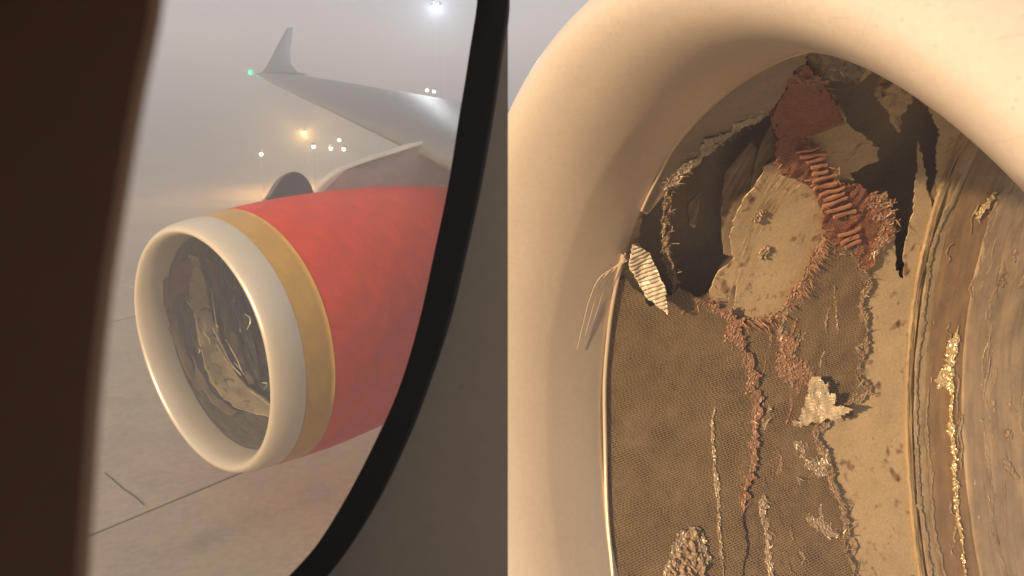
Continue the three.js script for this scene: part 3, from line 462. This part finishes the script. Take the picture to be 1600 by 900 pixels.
// ---------------------------------------------------------------- wing with winglet and green lamp
const aft = V3(0.696, 0, -0.718), led = V3(-0.357, 0.035, -0.934).normalize();
{
  const wing = thing('wing', 'grey swept wing with upturned winglet reaching into the haze', 'wing');
  const W0 = V3(-1.09, EYE - 1.0, -10.6);
  const foil = n => { const q = []; for (let i = 0; i <= n; i++) { const x = 1 - Math.cos(i / n * Math.PI / 2); q.push([x, x]); } return q; };
  const thick = x => 5 * (0.2969 * Math.sqrt(x) - 0.126 * x - 0.3516 * x * x + 0.2843 * x ** 3 - 0.1015 * x ** 4);
  const NX = 16;
  function loft(stations) { // {le, chord, t, up, dir}
    const pos = [], uv = [], idx = [], M = 2 * NX + 1;
    for (const st of stations) for (let k = 0; k < M; k++) { const i = k - NX, x = 1 - Math.cos(Math.abs(i) / NX * Math.PI / 2), y = Math.sign(i || 1) * thick(x) * st.t * (i < 0 ? 0.6 : 1);
      const p = st.le.clone().addScaledVector(st.dir, x * st.chord).addScaledVector(st.up, y * st.chord); pos.push(p.x, p.y, p.z); uv.push(p.x, p.z); }
    for (let s = 0; s < stations.length - 1; s++) for (let k = 0; k < M - 1; k++) { const a = s * M + k; idx.push(a, a + 1, a + M, a + 1, a + M + 1, a + M); }
    const g = new THREE.BufferGeometry(); g.setAttribute('position', new THREE.Float32BufferAttribute(pos, 3)); g.setAttribute('uv', new THREE.Float32BufferAttribute(uv, 2)); g.setIndex(idx); g.computeVertexNormals(); return g;
  }
  const up = V3(0, 1, 0), st = [];
  for (const [l, c, t] of [[-4.5, 8, 0.13], [-2, 7, 0.125], [0, 6.2, 0.12], [4, 4.9, 0.11], [8, 4.1, 0.105], [12, 3.4, 0.10], [16, 2.7, 0.095], [19.5, 2.0, 0.09]]) st.push({ le: W0.clone().addScaledVector(led, l), chord: c, t, up, dir: aft.clone().add(V3(0, -0.03, 0)) });
  part('wing_skin', loft(st), mWing, wing);
  const tip = W0.clone().addScaledVector(led, 19.5), wl = [];
  const out = V3(-0.718, 0, -0.696);
  for (const [o, h, a, c] of [[0, 0, 0, 2.0], [0.3, 0.08, 0.45, 1.3], [0.5, 0.35, 0.8, 0.85], [0.62, 0.85, 1.2, 0.55], [0.75, 1.5, 1.75, 0.22]]) {
    const n = V3(0, 1, 0).lerp(out.clone().negate(), Math.min(1, h / 0.8)).normalize();
    wl.push({ le: tip.clone().addScaledVector(out, o).addScaledVector(V3(0, 1, 0), h).addScaledVector(aft, a), chord: c, t: 0.09, up: n, dir: aft });
  }
  part('winglet', loft(wl), mWing, wing);
  const lamp = part('navigation_lamp', new THREE.SphereGeometry(0.085, 16, 10), std({ color: lin(0.05, 0.4, 0.3), emissive: lin(0.01, 0.55, 0.26), emissiveIntensity: 1.0, roughness: 0.4 }), wing);
  lamp.position.copy(tip).addScaledVector(out, 0.28).add(V3(0, 0.08, 0)).addScaledVector(aft, 0.05);
  const pl = new THREE.PointLight(lin(0.03, 1, 0.45), 0.6, 0, 2); pl.position.copy(lamp.position).addScaledVector(aft, -0.2); pl.castShadow = true; scene.add(pl);
}

// ---------------------------------------------------------------- distant apron lamps
function apronLamp(label, x, y, z, color, r, power, group) {
  const g = thing('apron_lamp', label, 'lamp', group); g.position.set(x, 0, z);
  const h = y;
  part('mast', new THREE.CylinderGeometry(h > 5 ? 0.002 : 0.006, h > 5 ? 0.003 : 0.010, h - 0.1, 8).translate(0, (h - 0.1) / 2, 0), mPole, g);
  part('lamp_housing', new THREE.CylinderGeometry(r * 1.1, r * 0.8, 0.1, 12).translate(0, h + r + 0.03, 0), mPole, g);
  part('bulb', new THREE.SphereGeometry(r, 14, 10).translate(0, h, 0), std({ color: lin(0.8, 0.8, 0.8), emissive: color, emissiveIntensity: 5 }), g);
  const pl = new THREE.PointLight(color, power, 0, 2); pl.position.set(x, h, z); pl.castShadow = true; scene.add(pl);
}
{
  const at = (px, py, d) => { const q = V3((px - 800) / 1400 * d, (450 - py) / 1400 * d, -d).applyAxisAngle(V3(1, 0, 0), PITCH); return [q.x, q.y + EYE, q.z]; };
  const white = lin(1, 0.93, 0.78), amber = lin(1, 0.5, 0.1);
  apronLamp('amber glowing lamp on a thin mast in the haze', ...at(475, 208, 34), amber, 0.09, 45);
  const grp = 'white apron lamps in the haze';
  for (const [x, y, d, l] of [[490, 229, 33, 'small white lamp just under the amber lamp'], [517, 232, 35, 'white lamp of the cluster of three closest to the amber lamp'], [530, 219, 38, 'topmost white lamp of the cluster of three'], [537, 233, 34, 'bright white lamp of the cluster of three closest to the pylon'], [408, 241, 34, 'lone white lamp standing apart from the lamp cluster']]) apronLamp(l, ...at(x, y, d), white, 0.07, 1.5, grp);
  for (const [x, y, d] of [[676, 12, 30], [686, 12, 30]]) apronLamp('bright white bulb on a tall mast, added for a pane reflection', ...at(x, y, d), lin(0.9, 0.97, 1), 0.08, 14, 'tall floodlights beyond the wing');  // mast bulbs put in for bright points taken as window reflections
  for (const [x, y, d] of [[667, 141, 40], [678, 143, 40]]) apronLamp('white lamp showing just above the wing trailing edge', ...at(x, y, d), white, 0.07, 0.3, 'lamps over the wing');
}

// ---------------------------------------------------------------- cabin wall with the window, and an unseen box added to keep it dim
{
  const frame = new THREE.Matrix4().compose(V3(0, EYE, 0), new THREE.Quaternion().setFromAxisAngle(V3(1, 0, 0), PITCH), V3(1, 1, 1));
  const D = 0.8, m = (px, py) => new THREE.Vector2((px - 800) / 1400 * D, (450 - py) / 1400 * D);
  const inner = [[748, 0], [735, 100], [719, 200], [703, 300], [682, 400], [660, 500], [630, 600], [597, 675], [545, 775], [500, 845], [452, 900], [390, 955], [310, 1000], [210, 1010], [120, 970], [70, 880], [50, 740], [60, 500], [85, 250], [100, 80], [140, 5], [250, -22], [460, -28], [640, -30], [742, -26]];
  const outer = [[793, 0], [781, 100], [766, 200], [748, 300], [726, 400], [702, 500], [669, 600], [640, 675], [592, 775], [545, 850], [505, 900], [430, 975], [325, 1035], [205, 1050], [95, 1005], [35, 900], [10, 740], [20, 500], [45, 245], [55, 60], [105, -30], [240, -56], [460, -62], [660, -64], [782, -52]];
  const crv = q => new THREE.CatmullRomCurve3(q.map(p => { const v = m(...p); return V3(v.x, v.y, 0); }), true).getPoints(160).slice(0, 160).map(p => new THREE.Vector2(p.x, p.y));
  const place = (o, z = 0) => { o.applyMatrix4(new THREE.Matrix4().multiplyMatrices(frame, new THREE.Matrix4().makeTranslation(0, 0, z))); return o; };
  const win = new THREE.Group(); win.name = 'cabin_window'; scene.add(win); tag(win, 'cabin window with thick black rubber seal in the dim wall', 'window');
  const ci = crv(inner), co = crv(outer);
  const gs = new THREE.Shape(co); gs.holes.push(new THREE.Path(ci));
  const gasket = part('rubber_seal', new THREE.ExtrudeGeometry(gs, { depth: 0.022, bevelEnabled: true, bevelSize: 0.002, bevelThickness: 0.006, bevelSegments: 3 }), mRubber, win);
  const pane = part('pane', new THREE.ExtrudeGeometry(new THREE.Shape(co.map(p => p.clone())), { depth: 0.0005, bevelEnabled: false }), phys({ color: lin(1, 1, 1), transmission: 1, thickness: 0, roughness: 0.0, ior: 1.45 }), win);
  pane.position.z = -0.012;
  place(win, -D);
  const ws = new THREE.Shape([m(-45, -80), m(793.5, -80), m(793.5, 1090), m(-45, 1090)]);
  ws.holes.push(new THREE.Path(crv(outer.map(([x, y]) => [x + (x - 420) * -0.004, y])).map(p => p)));
  const wall = part('cabin_wall', new THREE.ExtrudeGeometry(ws, { depth: 0.03, bevelEnabled: false }), mCabin, scene);
  place(wall, -D - 0.02); tag(wall, 'dim grey cabin side wall round the window', 'wall', null, 'structure');
  // near brown panel beside the window
  const e = [[245, -120], [245, 0], [216, 150], [190, 300], [166, 450], [149, 600], [138, 750], [128, 900], [118, 1100]].map(([x, y]) => new THREE.Vector2((x - 800) / 1400 * 0.16, (450 - y) / 1400 * 0.16));
  const sp = new THREE.SplineCurve(e).getPoints(60); sp.push(new THREE.Vector2(-0.2, e[8].y), new THREE.Vector2(-0.2, e[0].y));
  const bp = part('seat_panel', new THREE.ExtrudeGeometry(new THREE.Shape(sp), { depth: 0.005, bevelEnabled: false }), mBrown, scene);
  place(bp, -0.163); tag(bp, 'plain dark brown panel standing close beside the cabin window', 'panel');
  const slab = (name, w, h, d, x, y, z, label, tilt = 0) => { const o = part(name, new THREE.BoxGeometry(w, h, d).rotateX(tilt), mCabin, scene); place(o); o.position.add(V3(x, y, z).applyAxisAngle(V3(1, 0, 0), PITCH)); tag(o, label, 'cabin', null, 'structure'); };  // unseen slabs added round the eye to darken the window wall
  slab('shade_ceiling', 0.50, 0.02, 0.98, -0.255, 0.168, -0.36, 'unseen sloping ceiling added to shade the window wall', 0.265);
  slab('shade_ledge', 0.50, 0.02, 0.98, -0.255, -0.385, -0.33, 'unseen ledge added to keep light off the window wall');
  { const q = new THREE.Shape([[0.82, -0.385], [-0.16, -0.385], [-0.16, 0.04], [0.82, 0.285]].map(p => new THREE.Vector2(...p)));  // unseen, added for shade; top sloped so the sun clears it
    const o = part('shade_end_wall', new THREE.ExtrudeGeometry(q, { depth: 0.02, bevelEnabled: false }).rotateY(Math.PI / 2).translate(-0.53, 0, 0), mCabin, scene);
    place(o); tag(o, 'unseen end wall added to keep the window wall dim', 'cabin', null, 'structure'); }
  slab('shade_back_wall', 0.8, 0.43, 0.02, -0.13, -0.175, 0.17, 'unseen back wall added to block light on the window wall');
}
renderer.render(scene, camera);
